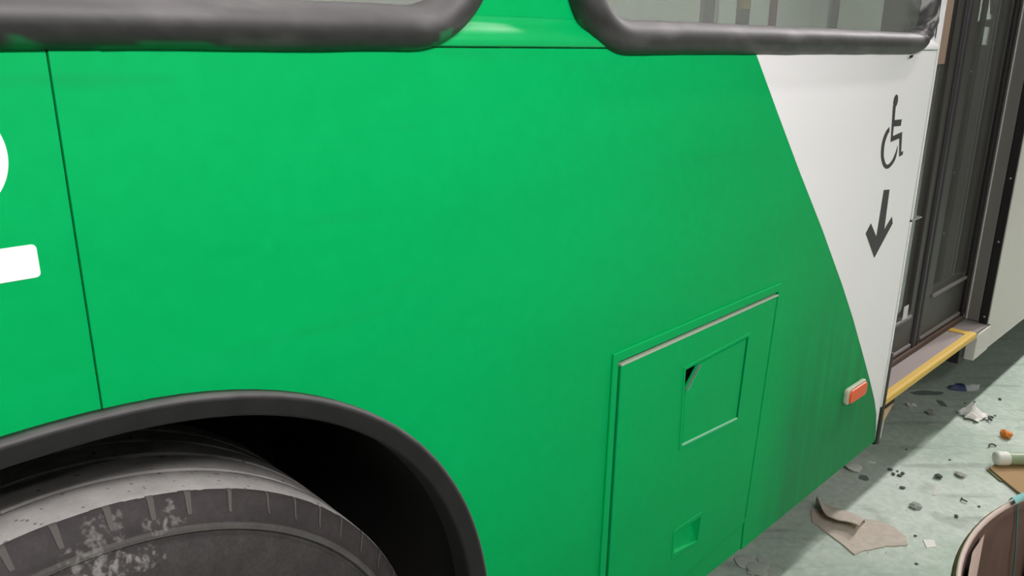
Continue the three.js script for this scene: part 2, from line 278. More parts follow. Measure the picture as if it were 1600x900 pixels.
// windows
const WIN = [
  { x0: -1.15, x1: 0.742, y0: 1.520, r: [0.13, 0.115, 0.12, 0.12] },
  { x0: 0.944, x1: 2.345, y0: 1.515, r: [0.115, 0.075, 0.1, 0.12] },
];
{
  const band = poly([[-3, TOP + 0.041], [2.454, TOP + 0.041], [2.454, 2.95], [-3, 2.95]].reverse());
  const film = poly([[2.454, TOP + 0.041], [2.454, 2.95], [0.2, 2.95], [1.40, TOP + 0.041]].reverse());
  for (const w of WIN) {
    const o = roundedPts(w.x0 + 0.012, w.x1 - 0.012, w.y0 + 0.012, 2.42, w.r, 8).reverse(); band.holes.push(hole(o));
  }
  const b = part('window_band', ext(band, 0.012, -0.0145), M.green);
  const cap = poly([[2.330, TOP + 0.04], [2.454, TOP + 0.04], [2.454, 2.5], [2.330, 2.5]]); cap.closePath();
  part('white_field', ext(cap, 0.0005, -0.0138), M.white, b, 'white paint beside the door');
  WIN.forEach((w, k) => {
    const g = group('window');
    const path = densify(roundedPts(w.x0, w.x1, w.y0, 2.43, w.r, 14), 0.012, true);   // counter-clockwise: right-hand side is outside
    const prof = []; for (let i = 0; i <= 14; i++) { const a = i / 14 * Math.PI; prof.push([0.0275 * Math.cos(a) - (i > 10 ? 0 : 0), -0.012 + 0.036 * Math.sin(a) ** 0.8 - (i === 14 ? 0.004 : 0)]); }
    const paint = (c, t) => {
      const bottom = smooth(w.y0 + 0.06, w.y0 + 0.01, c[1]);
      const gn = noise(c[0] * 9, 2, 101 + k) + 0.25 * (noise(c[0] * 60, 1, 111) - 0.5);
      const patch = k === 0 ? (Math.abs(c[0] - 0.205) < 0.012 || Math.abs(c[0] - 0.665) < 0.010 ? 0.3 : 0) : 0;
      const lim = (k === 0 ? 0.05 + 0.17 * smooth(0.3, 0.7, gn) : 0.03 + 0.05 * gn) + patch * 0.6;
      if (bottom > 0.3 && t < lim && (k === 0 || c[0] < 1.5)) return [0.01, 0.15, 0.05];
      const dust = fbm(c[0] * 14, c[1] * 14 + t * 3, 121, 4), d2 = smooth(0.45, 0.75, dust) * 0.03 + 0.012 * noise(c[0] * 120, t * 20, 5);
      const top = smooth(0.40, 0.9, t) * 0.15;  // upper, inner side painted lighter, imitating light from above
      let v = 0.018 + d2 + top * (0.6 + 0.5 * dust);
      const peel = k === 1 ? smooth(2.30, 2.36, c[0]) * smooth(1.5, 1.56, c[1]) * smooth(0.48, 0.58, fbm(c[0] * 90, c[1] * 60 + t * 7, 131, 3)) * 0.42 : 0;
      const edge = k === 1 ? smooth(2.27, 2.33, c[0]) : 0; v += (0.026 + 0.02 * dust - v) * edge * 0.8;
      return [v + peel, v * 0.98 + peel, v * 0.96 + peel];
    };
    const wob = (c, j, o, z) => { const rough = k === 1 ? smooth(2.26, 2.33, c[0]) : 0; const n = fbm(c[0] * 40, c[1] * 40 + j * 0.7, 141, 3) - 0.5; return [o + rough * n * 0.016 + 0.002 * (fbm(c[0] * 12, 3, 151, 2) - 0.5), z + rough * (fbm(c[0] * 110, c[1] * 110 + j, 143, 2) - 0.5) * 0.008]; };
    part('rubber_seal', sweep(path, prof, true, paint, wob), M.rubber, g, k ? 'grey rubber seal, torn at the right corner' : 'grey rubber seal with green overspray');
    part('glass_pane', ext(poly(roundedPts(w.x0 + 0.015, w.x1 - 0.015, w.y0 + 0.015, 2.415, w.r, 8)), 0.005, -0.014), glassDusty, g);
    if (k) part('torn_sealant', sheet(6, 2, (u, v) => [2.235 + 0.022 * u, 1.4865 - 0.004 * noise(u * 5, v * 3, 8) - 0.006 * v * noise(u * 4 + 3, 1, 9), 0.004 + 0.008 * noise(u * 6, v * 2, 4)], 0.002), M.black, g, 'black sealant crumbs under the corner');
  });
}
// roof, far side, ends, floor, interior
{
  const s = new THREE.Shape(); s.moveTo(0, 2.94); s.lineTo(-0.02, 3.02); s.quadraticCurveTo(-0.08, 3.14, -0.35, 3.16); s.lineTo(-2.15, 3.16); s.quadraticCurveTo(-2.42, 3.14, -2.48, 3.02); s.lineTo(-2.5, 2.94); s.lineTo(-2.46, 2.94); s.lineTo(-2.3, 3.08); s.lineTo(-0.2, 3.08); s.lineTo(-0.04, 2.94); s.closePath();
  const g = new THREE.ExtrudeGeometry(s, { depth: 15, bevelEnabled: false, curveSegments: 6 }); g.rotateY(-Math.PI / 2); g.translate(12, 0, 0);
  part('roof', g, M.roofWhite);
  const far = poly([[-3, 0.3], [12, 0.3], [12, 2.95], [-3, 2.95]]);
  const bays = [[-2.7, -0.9], [-0.75, 1.1], [1.25, 3.1], [3.25, 5.1], [5.25, 7.1], [7.25, 9.1], [9.25, 11.6]];
  for (const [a, b] of bays) far.holes.push(hole(roundedPts(a, b, 1.5, 2.45, 0.1, 5).reverse()));
  part('far_side_panel', ext(far, 0.03, -2.47), M.interior);
  for (const [a, b] of bays) part('far_glass_pane', box(a - 0.02, b + 0.02, 1.48, 2.47, -2.468, -2.464), glassFar);
  part('rear_panel', box(-3.02, -3, 0.3, 3.0, -2.5, 0), M.green);
  part('front_panel', box(12, 12.02, 0.3, 3.0, -2.5, 0), M.roofWhite);
  part('interior_floor', box(-2.98, 11.98, 0.40, 0.44, -2.46, -0.72), M.dark);
  part('interior_floor', box(0.80, 11.98, 0.40, 0.44, -0.72, -0.15), M.dark);
  part('chassis', box(0.95, 2.42, 0.31, 0.39, -0.75, -0.30), M.black);
  // inner lining behind the side panels
  part('inner_lining', box(0.80, 2.44, 0.45, 1.47, -0.06, -0.04), M.interior);
  part('inner_lining', box(-2.98, -0.46, 0.45, 1.47, -0.06, -0.04), M.interior);
  part('wheel_housing', box(-0.45, 0.79, 1.17, 1.20, -0.72, -0.04), M.interior);
  part('wheel_housing', box(-0.47, 0.81, 0.4, 1.2, -0.74, -0.72), M.interior);
  // poles seen through the panes
  const p1 = group('grab_pole'); part('black_sleeve', line([2.945, 0.44, -0.9], [2.945, 1.645, -0.9], 0.026, 16), M.black, p1); part('yellow_sleeve', line([2.945, 1.645, -0.9], [2.945, 3.08, -0.9], 0.027, 16), M.yellow, p1);
  part('grab_pole', line([3.18, 0.44, -0.9], [3.18, 3.08, -0.9], 0.016, 16), std(0xa33a44, 0.5), bus, 'thin red pole');
  part('cable', line([2.76, 0.44, -0.9], [2.76, 3.08, -0.9], 0.005, 8), M.white, bus, 'thin white cable');
  // partition and rails behind the door glass
  const r = group('partition');
  part('panel', box(5.72, 7.0, 0.44, 1.53, -0.92, -0.88, 0.01), M.dark, r);
  part('rail', tube([[5.76, 1.5, -0.9], [5.77, 1.60, -0.9], [5.83, 1.655, -0.9], [5.95, 1.665, -0.9], [6.9, 1.665, -0.9]], 0.024, 40, 10), M.dark, r);
  part('post', line([5.86, 1.5, -0.9], [5.86, 3.08, -0.9], 0.019), M.dark, r);
  part('post', line([6.17, 1.5, -0.9], [6.17, 3.08, -0.9], 0.035), M.dark, r);
  part('post', line([6.42, 1.5, -0.9], [6.42, 3.08, -0.9], 0.03), M.dark, r);
  part('brace', line([5.93, 1.90, -0.9], [6.02, 1.73, -0.9], 0.012), M.dark, r); part('brace', line([6.02, 1.73, -0.9], [6.17, 1.74, -0.9], 0.012), M.dark, r); part('brace', line([6.03, 1.9, -0.9], [6.13, 1.79, -0.9], 0.012), M.dark, r);
}
// wheel arch: rubber flare, liner, inner wall
{
  const f = densify(archPts(0).reverse(), 0.015, false);   // right foot to left foot: right-hand side is outside
  const prof = [[-0.004, -0.002], [-0.003, 0.006], [-0.003, 0.012], [-0.0045, 0.0162], [-0.0075, 0.0178], [-0.011, 0.0172], [-0.020, 0.0150], [-0.029, 0.0125], [-0.0325, 0.009], [-0.033, 0.0], [-0.033, -0.03]];
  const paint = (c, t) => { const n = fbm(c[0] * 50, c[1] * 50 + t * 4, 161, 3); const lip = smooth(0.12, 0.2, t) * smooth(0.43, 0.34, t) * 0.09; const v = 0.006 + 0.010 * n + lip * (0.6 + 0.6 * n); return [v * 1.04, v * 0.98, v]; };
  part('fender_flare', sweep(f, prof, false, paint), new THREE.MeshStandardMaterial({ vertexColors: true, roughness: 0.6, side: THREE.DoubleSide }));
  part('arch_liner', sweep(densify(archPts(-0.006).reverse(), 0.03, false), [[0, -0.008], [0, -0.70]], false), M.liner);
  part('arch_wall', ext(poly(archPts(-0.006)), 0.01, -0.70), M.liner);
}
// wheel
{
  const w = new THREE.Group(); w.name = 'wheel'; w.position.set(0.19 - bx, 0.491, -bz); bus.add(w);
  const R = 0.491;
  // [r, z] from the outer bead over the tread to the inner bead
  const prof = [[0.285, -0.125], [0.30, -0.085], [0.335, -0.060], [0.385, -0.052], [0.425, -0.058], [0.4375, -0.066], [0.4400, -0.0665], [0.4415, -0.0700], [0.4455, -0.0705], [0.449, -0.066], [0.4535, -0.0662], [0.4575, -0.0705], [0.4595, -0.0745], [0.466, -0.0800], [0.478, -0.0880], [0.4868, -0.0935], [0.4895, -0.0965], [R, -0.1005], [R + 0.001, -0.13], [R + 0.001, -0.1575], [R, -0.1595], [0.480, -0.1615], [0.480, -0.1665], [R, -0.169], [R + 0.002, -0.19], [R + 0.002, -0.2125], [0.480, -0.215], [0.480, -0.2215], [R + 0.002, -0.224], [R + 0.002, -0.265], [0.480, -0.268], [0.480, -0.274], [R + 0.001, -0.277], [R, -0.318], [0.480, -0.320], [0.480, -0.326], [R, -0.328], [R, -0.372], [0.478, -0.384], [0.44, -0.405], [0.385, -0.42], [0.30, -0.39], [0.285, -0.35]];
  let len = [0]; for (let i = 1; i < prof.length; i++) len.push(len[i - 1] + Math.hypot(prof[i][0] - prof[i - 1][0], prof[i][1] - prof[i - 1][1]));
  const total = len[len.length - 1], N = 256, P = [], U = [], I = [];
  for (let i = 0; i <= N; i++) { const a = i / N * Math.PI * 2; prof.forEach(([r, z], j) => { P.push(r * Math.cos(a), r * Math.sin(a), z); U.push(i / N, len[j] / total); }); }
  const m = prof.length; for (let i = 0; i < N; i++) for (let j = 0; j < m - 1; j++) { const a = i * m + j, b = a + m; I.push(a, a + 1, b, b, a + 1, b + 1); }
  let g = new THREE.BufferGeometry(); g.setAttribute('position', new THREE.Float32BufferAttribute(P, 3)); g.setAttribute('uv', new THREE.Float32BufferAttribute(U, 2)); g.setIndex(I);
  g = toCreasedNormals(g, 0.7);
  const at = (v) => { const s = v * total; let j = 1; while (j < m - 1 && len[j] < s) j++; const t = (s - len[j - 1]) / (len[j] - len[j - 1]); return [prof[j - 1][0] + (prof[j][0] - prof[j - 1][0]) * t, prof[j - 1][1] + (prof[j][1] - prof[j - 1][1]) * t]; };
  const smears = [[88.5, 0.449, 0.030, 0.014], [87.0, 0.432, 0.040, 0.016], [84.5, 0.428, 0.045, 0.012], [82.0, 0.435, 0.022, 0.010], [86.6, 0.475, 0.012, 0.012], [84.0, 0.472, 0.010, 0.014], [76.5, 0.463, 0.020, 0.006], [78.5, 0.462, 0.014, 0.008], [76.0, 0.476, 0.008, 0.008]];
  const tm = tex(2048, 1024, (u, v) => {
    const [r, z] = at(v), deg = u * 360, arc = deg * Math.PI / 180 * R;
    const n = fbm(arc * 40, v * total * 40, 171, 4), f = fbm(arc * 300, v * total * 300, 181, 2);
    const rag = 0.0025 * (fbm(arc * 60, 1, 191, 3) - 0.5);
    let c;
    if (z < -0.0985 + rag && z > -0.39 && r > 0.4868) { c = mix([164, 163, 158], [200, 199, 193], n); if (fbm(arc * 110, z * 110, 201, 2) > 0.84) c = mix(c, [84, 82, 78], 0.6); }
    else if (z < -0.12) c = [46, 44, 42];
    else if (r > 0.457) c = mix([46, 43, 42], [66, 62, 60], n);
    else if (r > 0.447) c = mix([72, 70, 68], [88, 86, 82], n);
    else c = mix([44, 42, 41], [68, 65, 63], n * 0.8 + 0.2 * f);
    if (z > -0.1) for (const [d, rr, a, b] of smears) {
      const dx = (deg - d) * Math.PI / 180 * r / a, dy = (r - rr) / b, q = Math.hypot(dx, dy);
      if (q < 1.2) { const k = smooth(0.46, 0.72, fbm(arc * 190 + r * 90, r * 190 - arc * 90, 211, 4) + 0.22 * (0.8 - q)); c = mix(c, [138, 136, 132], k * (0.25 + 0.6 * fbm(arc * 380, r * 380, 217, 2))); }
    }
    return [c[0] + (f - 0.5) * 10, c[1] + (f - 0.5) * 10, c[2] + (f - 0.5) * 10];
  });
  const add = (name, geo, mat, label) => { const q = mesh(name, geo, mat); w.add(q); if (label) q.userData.label = label; };
  add('tyre', g, std(0xffffff, 0.75, { map: tm }));
  // wear notches along the outer shoulder
  const notchMat = std(0x5a5652, 0.8);
  const deg0 = [91.3, 84.7, 78.9, 73.5, 66.8, 60.4, 54.8, 49.1, 43.5, 37.1, 30.6, 24.3, 18.2, 12, 6, 0, 97.4, 103.5, 109.6, 115.7, 121.8];
  for (const d of deg0) {
    const a = d * Math.PI / 180, wdt = d > 70 ? 0.0046 : d > 62 ? 0.0034 : 0.0019, pts = [];
    const pr = [[0.4905, -0.0992], [0.4895, -0.0960], [0.4868, -0.0930], [0.478, -0.0874], [0.470, -0.0821], [0.4665, -0.0797]];
    const PP = [], II = [];
    pr.forEach(([r, z], j) => { for (const s of [-1, 1]) { const t = a + s * wdt * (1 - 0.09 * j) / r - 0.004 * j * (d < 62 ? 1 : 0.2); PP.push((r + 0.0004) * Math.cos(t), (r + 0.0004) * Math.sin(t), z + 0.0010); } });
    for (let j = 0; j < pr.length - 1; j++) { const q = j * 2; II.push(q, q + 2, q + 1, q + 1, q + 2, q + 3); }
    const ng = new THREE.BufferGeometry(); ng.setAttribute('position', new THREE.Float32BufferAttribute(PP, 3)); ng.setIndex(II); ng.computeVertexNormals();
    add('wear_notch', ng, notchMat);
  }
  const rim = new THREE.LatheGeometry([[0.07, 0.02], [0.16, 0.02], [0.2, -0.03], [0.255, -0.045], [0.285, -0.06], [0.292, -0.10], [0.285, -0.125], [0.27, -0.2]].map(p => V2(p[0], p[1] - 0.03)), 64); rim.rotateX(Math.PI / 2);
  add('rim', rim, M.steel); 
  const hub = new THREE.CylinderGeometry(0.075, 0.085, 0.12, 24); hub.rotateX(Math.PI / 2); hub.translate(0, 0, -0.03); add('hub', hub, M.dark);
  for (let i = 0; i < 10; i++) { const n = new THREE.CylinderGeometry(0.016, 0.018, 0.03, 6); n.rotateX(Math.PI / 2); n.translate(0.14 * Math.cos(i * Math.PI / 5), 0.14 * Math.sin(i * Math.PI / 5), 0.003); add('wheel_nut', n, M.steel); }
}
// door opening
{
  // left edge of the doorway: white folded edge, black rubber below
  const jl = group('door_post');
  part('folded_edge', ext(poly([[2.4500, 1.02], [2.4535, 2.94], [2.4650, 2.94], [2.4615, 1.02]].reverse()), 0.012, 0.0015, 0.002), M.white, jl);
  part('folded_edge', ext(poly([[2.441, 0.42], [2.4465, 1.012], [2.4590, 1.012], [2.4535, 0.42]].reverse()), 0.012, 0.0015, 0.002), M.white, jl);
  part('rubber_strip', ext(poly([[2.447, 0.285], [2.4615, 2.94], [2.476, 2.94], [2.4655, 0.28]].reverse()), 0.05, -0.002, 0.003), M.seal, jl);
  part('edge_rail', ext(poly([[2.4445, 0.292], [2.4535, 0.60], [2.468, 0.60], [2.4600, 0.285]].reverse()), 0.018, 0.006, 0.003), std(0x3c4038, 0.6), jl, 'dark worn edge by the skirt');
  part('joint_clip', box(2.456, 2.545, 1.013, 1.017, -0.05, -0.002), M.alu, jl);
  part('inner_face', box(2.466, 2.474, 0.42, 2.94, -0.17, -0.05), M.doorFrame, jl);
  // two glazed leaves, shut, set back from the side
  const Z = -0.10;
  const leaf = (x0, x1, fl, fr, mid, top) => {
    const d = group('door_leaf');
    const fr_ = poly([[x0, 0.462], [x1, 0.462], [x1, 2.85], [x0, 2.85]]); fr_.holes.push(hole(roundedPts(x0 + fl, x1 - fr, mid, 2.78, 0.02, 4).reverse()));
    part('frame', ext(fr_, 0.035, Z + 0.0, 0.004), M.doorFrame, d);
    part('glass_pane', box(x0 + fl - 0.01, x1 - fr + 0.01, mid - 0.01, 2.79, Z - 0.022, Z - 0.016), glassDoor, d);
    part('glazing_bead', box(x0 + fl - 0.004, x1 - fr + 0.004, mid - 0.012, mid, Z - 0.002, Z + 0.008, 0.003), M.reveal, d);
    part('bottom_rail', box(x0 + 0.012, x1 - 0.012, 0.470, 0.482, Z - 0.01, Z + 0.008, 0.003), M.reveal, d);
    return d;
  };
  const left = leaf(2.476, 2.935, 0.06, 0.05, 0.60);
  const right = leaf(3.005, 3.464, 0.082, 0.006, 0.632);
  part('label_sticker', box(2.802, 2.842, 0.600, 0.648, Z + 0.004, Z + 0.0055), M.whiteDull, left, 'pale sticker');
  part('rubber_edge', new RoundedBoxGeometry(0.030, 2.37, 0.045, 3, 0.010).translate(2.951, 1.647, Z - 0.012), M.trim, left);
  part('rubber_edge', new RoundedBoxGeometry(0.030, 2.37, 0.045, 3, 0.010).translate(2.988, 1.647, Z - 0.012), M.trim, right);
  part('rubber_edge', new RoundedBoxGeometry(0.034, 2.37, 0.04, 3, 0.006).translate(3.4815, 1.647, Z - 0.006), M.seal, right);
  part('tan_reflection', box(2.785, 2.850, 1.455, 2.76, -0.114, -0.106, 0.003), std(0x927a66, 0.7), bus, 'tan reflection put as a strip on the glass of the left leaf');  // tan strip stands in for a soft reflection on the glass
  // right reveal
  const jr = group('door_reveal');
  part('reveal_panel', box(3.500, 3.506, 0.446, 2.94, -0.098, -0.034), M.reveal, jr);
  part('bright_edge', box(3.4945, 3.5015, 0.446, 2.94, -0.0805, -0.0765), std(0xd6d6d0, 0.4), jr);
  part('rubber_strip', box(3.4985, 3.508, 0.442, 2.94, -0.033, -0.002, 0.003), M.black, jr);
  for (const y of [0.47, 0.78, 1.03, 1.42]) part('screw', new THREE.SphereGeometry(0.0042, 10, 6).translate(3.4978, y, -0.016), M.screw, jr);
  part('folded_edge', ext(poly([[3.506, 0.44], [3.514, 0.44], [3.514, 2.94], [3.506, 2.94]]), 0.012, 0.002, 0.002), M.whiteDull, jr);
  // body beyond the door
  const after = poly([[3.516, 0.44], [3.556, 0.425], [3.562, 0.322], [12, 0.322], [12, 2.95], [3.516, 2.95]]);
  part('side_panel', ext(after, 0.006, 0, 0.0015), std(0xc9c7be, 0.5), bus, 'white side panel beyond the door');
  part('header_panel', ext(poly([[2.455, 2.6], [3.515, 2.6], [3.515, 2.95], [2.455, 2.95]]), 0.1, 0.0, 0.002), M.white);
  part('inner_lining', box(3.52, 11.95, 0.45, 1.4, -0.06, -0.04), M.interior);
  // step
  const st = group('door_step');
  const ribs = []; for (let i = 0; i < 22; i++) ribs.push(box(2.485, 3.33, 0.4385, 0.4400, -0.024 - i * 0.005 - 0.003, -0.024 - i * 0.005, 0));
  part('tread', mergeGeometries([box(2.48, 3.34, 0.424, 0.4388, -0.15, -0.004), ...ribs]), std(0xa39a95, 0.85), st, 'ribbed grey tread');
  const nose = [[-0.022, 0.4385], [-0.022, 0.4425], [-0.004, 0.4425], [0.002, 0.4412], [0.0045, 0.438], [0.005, 0.422], [0.002, 0.422], [0.0, 0.4385]];
  const ng = new THREE.ExtrudeGeometry(poly(nose), { depth: 0.89, bevelEnabled: false }); ng.rotateY(-Math.PI / 2); ng.scale(1, 1, 1); 
  // after rotateY(-90): x' = -z, z' = x
  ng.translate(3.352 + 0.0, 0, 0); part('yellow_nosing', ng, M.yellow, st, 'yellow edge strip');
  part('yellow_return', box(3.300, 3.340, 0.4400, 0.4440, -0.084, -0.022, 0.0015), M.yellow, st, 'short yellow strip at the right end');
  part('back_sill', box(2.48, 3.49, 0.4385, 0.4605, -0.135, -0.086, 0.004), std(0x5d4c40, 0.9), st, 'dirty brown sill under the leaves');
  part('underside', box(2.50, 3.32, 0.405, 0.424, -0.15, -0.012), M.whiteDull, st);
  part('end_block', ext(poly([[3.385, 0.315], [3.385, 0.411], [3.395, 0.424], [3.552, 0.424], [3.559, 0.318]].reverse()), 0.10, 0.002, 0.003), M.whiteDull, st, 'pale box at the right end');
  part('end_top', box(3.348, 3.52, 0.424, 0.4375, -0.112, -0.002, 0.003), std(0x8d8782, 0.8), st);
  part('bracket', box(3.30, 3.372, 0.315, 0.415, -0.09, -0.03, 0.003), M.black, st);
  
  part('support_beam', box(2.52, 3.30, 0.33, 0.40, -0.40, -0.24), M.black, st);
  part('broken_nosing', box(2.477, 2.552, 0.402, 0.424, -0.03, 0.003, 0.003), std(0x2b2320, 0.9), st, 'dark broken edge');
  part('wood_packing', ext(poly([[2.474, 0.345], [2.562, 0.402], [2.474, 0.404]]), 0.04, 0.0, 0.002), M.beige, st, 'beige wooden packing piece');
  part('gusset', ext(poly([[2.476, 0.345], [2.556, 0.392], [2.538, 0.268]].reverse()), 0.004, -0.018, 0.001), M.whiteDull, st, 'pale triangular plate');
}

// ------------------------------------------------------------------ cardboard by the skirt
const cardMap = tex(512, 512, (u, v) => { const n = fbm(u * 16, v * 16, 221, 4, 16), f = fbm(u * 128, v * 128, 231, 2, 128); const k = (n - 0.5) * 24 + (f - 0.5) * 12; return [195 + k, 187 + k, 171 + k]; }); cardMap.repeat.set(4, 4);
const cardMat = std(0xffffff, 0.85, { map: cardMap }), kraft = std(0xa98c63, 0.85), kraftEdge = std(0x7c715f, 0.9);
{
  const t = thing('torn_cardboard', 'flat torn piece of grey-brown cardboard with one corner folded up, lying beside the bus skirt', 'cardboard');
  const outline = [[2.322, -0.115], [2.305, -0.072], [2.290, -0.036], [2.272, 0.008], [2.249, 0.055], [2.270, 0.062], [2.290, 0.065], [2.325, 0.088], [2.365, 0.104], [2.395, 0.13], [2.420, 0.150], [2.462, 0.129], [2.487, 0.089], [2.491, 0.057], [2.478, 0.01], [2.448, -0.02], [2.452, -0.06], [2.428, -0.115], [2.39, -0.155]];
  t.position.set(2.37, 0, 0);
  const d = densify(outline, 0.012, true).map(([x, z]) => [x + (noise(x * 90, z * 90, 241) - 0.5) * 0.004 - 2.37, -(z + (noise(x * 90, z * 90, 251) - 0.5) * 0.004)]);
  const g = new THREE.ExtrudeGeometry(poly(d), { depth: 0.004, bevelEnabled: false }); g.rotateX(-Math.PI / 2); g.translate(0, 0.0005, 0); t.add(mesh('sheet', g, cardMat));
  const back = [[2.425, -0.157, 0.026], [2.422, -0.118, 0.026], [2.438, -0.062, 0.022], [2.446, -0.032, 0.020], [2.440, 0.006, 0.018]], front = [[2.400, -0.142, 0.052], [2.338, -0.082, 0.044], [2.340, -0.050, 0.040], [2.360, -0.008, 0.038], [2.354, 0.021, 0.042]];
  const cv = a => new THREE.CatmullRomCurve3(a.map(p => new THREE.Vector3(p[0], p[2], p[1])));
  const cb = cv(back), cf = cv(front), root = cv(back.map(p => [p[0] + 0.004, p[1], 0.005]));
  t.add(mesh('folded_corner', sheet(24, 8, (u, v) => {
    const a = root.getPoint(u), b = cb.getPoint(u), c = cf.getPoint(u); let p;
    if (v < 0.25) p = a.clone().lerp(b, v / 0.25); else { const k = (v - 0.25) / 0.75; p = b.clone().lerp(c, k); p.y += Math.sin(k * Math.PI) * 0.008 + 0.002 * (noise(u * 9, v * 6, 3) - 0.5); }
    return [p.x - 2.37, p.y, p.z];
  }, 0.004), cardMat));
}
// ------------------------------------------------------------------ brown board and film roll at the right
{
  const t = thing('cardboard_sheet', 'brown cardboard sheet under the pale green roll at the right edge of the photo', 'cardboard');
  t.position.set(3.3, 0, 0.4);
  const o = [[3.13, 0.182], [3.077, 0.239], [3.021, 0.304], [2.99, 0.36], [3.36, 0.72], [3.62, 0.50], [3.28, 0.20]].map(([x, z]) => [x - 3.3, -(z - 0.4)]);
  const g = new THREE.ExtrudeGeometry(poly(o), { depth: 0.005, bevelEnabled: false }); g.rotateX(-Math.PI / 2); g.translate(0, 0.006, 0); t.add(mesh('board', g, kraft));
  const e = new THREE.ExtrudeGeometry(poly([[3.122, 0.176], [3.066, 0.236], [3.088, 0.262], [3.165, 0.205]].map(([x, z]) => [x - 3.3, -(z - 0.4)])), { depth: 0.005, bevelEnabled: false }); e.rotateX(-Math.PI / 2); e.translate(0, 0.0006, 0); t.add(mesh('olive_tape', e, std(0x6d7048, 0.7)));
  const r = thing('film_roll', 'pale green translucent film roll lying on brown cardboard at the right edge of the photo', 'roll');
  r.position.set(3.165, 0.0385, 0.185); r.rotation.y = -0.79;
  const body = new THREE.CylinderGeometry(0.023, 0.023, 0.9, 24).rotateZ(Math.PI / 2).translate(0.47, 0, 0);
  r.add(mesh('film', body, new THREE.MeshPhysicalMaterial({ color: 0xa9bf9a, roughness: 0.4, transmission: 0.25, thickness: 0, side: THREE.DoubleSide })));
  const core = new THREE.LatheGeometry([[0.0, 0], [0.016, 0], [0.024, 0.004], [0.0265, 0.012], [0.0265, 0.045], [0.024, 0.05]].map(p => V2(p[0], p[1])), 24); core.rotateZ(-Math.PI / 2);
  r.add(mesh('end_cap', core, std(0xdfe5d8, 0.5)));
}
// ------------------------------------------------------------------ open drum in the lower right corner
{
  const t = thing('fibre_drum', 'open round brown cardboard drum with a reddish rim in the lower right corner', 'drum');
  t.position.set(1.071, 0, 1.053);
  const r = 0.457, h = 0.9;
  const wallMap = tex(512, 256, (u, v) => { const n = fbm(u * 24, v * 8, 261, 4, 8), f = fbm(u * 256, v * 64, 271, 2, 64); const k = (n - 0.5) * 34 + (f - 0.5) * 10; return [92 + k, 73 + k, 60 + k]; });
  const inner = new THREE.LatheGeometry([[0, 0.012], [r - 0.05, 0.012], [r - 0.04, 0.02], [r - 0.012, h - 0.03], [r - 0.008, h - 0.004]].map(p => V2(...p)), 96); t.add(mesh('inner_wall', inner, std(0xffffff, 0.85, { map: wallMap })));
  const outer = new THREE.LatheGeometry([[0, 0], [r - 0.035, 0], [r - 0.03, 0.004], [r - 0.003, h - 0.02], [r, h - 0.003]].map(p => V2(...p)), 96); t.add(mesh('outer_wall', outer, kraft));
  const rim = new THREE.LatheGeometry([[r - 0.0075, h - 0.03], [r - 0.008, h - 0.004], [r - 0.006, h + 0.0005], [r - 0.003, h + 0.0005], [r - 0.001, h - 0.003], [r - 0.001, h - 0.03]].map(p => V2(...p)), 128); t.add(mesh('rim', rim, std(0xb5a59a, 0.7)));
  const band = new THREE.LatheGeometry([[r - 0.002, h - 0.055], [r + 0.0015, h - 0.05], [r + 0.0025, h - 0.010], [r - 0.001, h - 0.002]].map(p => V2(...p)), 128); t.add(mesh('rim_band', band, std(0x9a4f4a, 0.7)));
  // pale paper lining pulled loose along part of the wall
  const P = (a, rr, y) => [rr * Math.cos(a), y, rr * Math.sin(a)];
  t.add(mesh('paper_lining', sheet(30, 6, (u, v) => { const a = -1.565 - 0.36 * u; return P(a, r - 0.0125 - 0.010 * (1 - v) - 0.010 * Math.sin(u * Math.PI * 2) ** 2 * (1 - v) * u - 0.003 * noise(u * 6, v * 3, 5), h - 0.004 - 0.30 * (1 - v)); }, 0.0015), std(0xc9b5a4, 0.85)));
  t.add(mesh('cord', tube([P(-1.325, r - 0.012, h), P(-1.322, r - 0.02, h - 0.06), P(-1.30, r - 0.022, h - 0.13), P(-1.27, r - 0.03, h - 0.4)], 0.0012, 30, 6), std(0x3a6b60, 0.6)));
  t.add(mesh('bag_liner', sheet(14, 8, (u, v) => { const a = -1.265 + 0.5 * u + 0.04 * v; return P(a, r - 0.02 - 0.02 * noise(u * 7, v * 4, 6), h + 0.004 - 0.35 * (1 - v)); }, 0.001), std(0x1f8f80, 0.45)));
  t.add(mesh('bag_fold', sheet(14, 5, (u, v) => { const a = -1.35 + 0.5 * u; return P(a, r - 0.014 + 0.010 * v, h + 0.004 + 0.006 * Math.sin(v * Math.PI) + 0.003 * noise(u * 9, v * 3, 7)); }, 0.001), std(0x7fb5b0, 0.45)));
}
// ------------------------------------------------------------------ litter
function crumple(s, n, flat, sd) {                     // crumpled scrap, s = size, resting on y = 0
  const g = new THREE.IcosahedronGeometry(1, n), p = g.attributes.position;
  for (let i = 0; i < p.count; i++) { const x = p.getX(i), y = p.getY(i), z = p.getZ(i), k = 0.55 + 0.9 * noise(x * 2.2 + 9, z * 2.2 + y * 1.7 + 9, sd); p.setXYZ(i, x * k * s, y * k * s * flat, z * k * s); }
  g.computeBoundingBox(); g.translate(0, -g.boundingBox.min.y, 0); return toCreasedNormals(g, 0.3);
}
function litter(name, label, cat, x, z, geo, mat, turn = 0, grp) { const m = mesh(numbered(name), geo, mat); m.position.set(x, 0, z); m.rotation.y = turn; scene.add(m); return tag(m, label, cat, grp); }
const paperM = std(0xe6e6de, 0.7), greyChip = std(0x9aa096, 0.85), darkChip = std(0x565a52, 0.85), paleM = std(0xc9cfc4, 0.7);
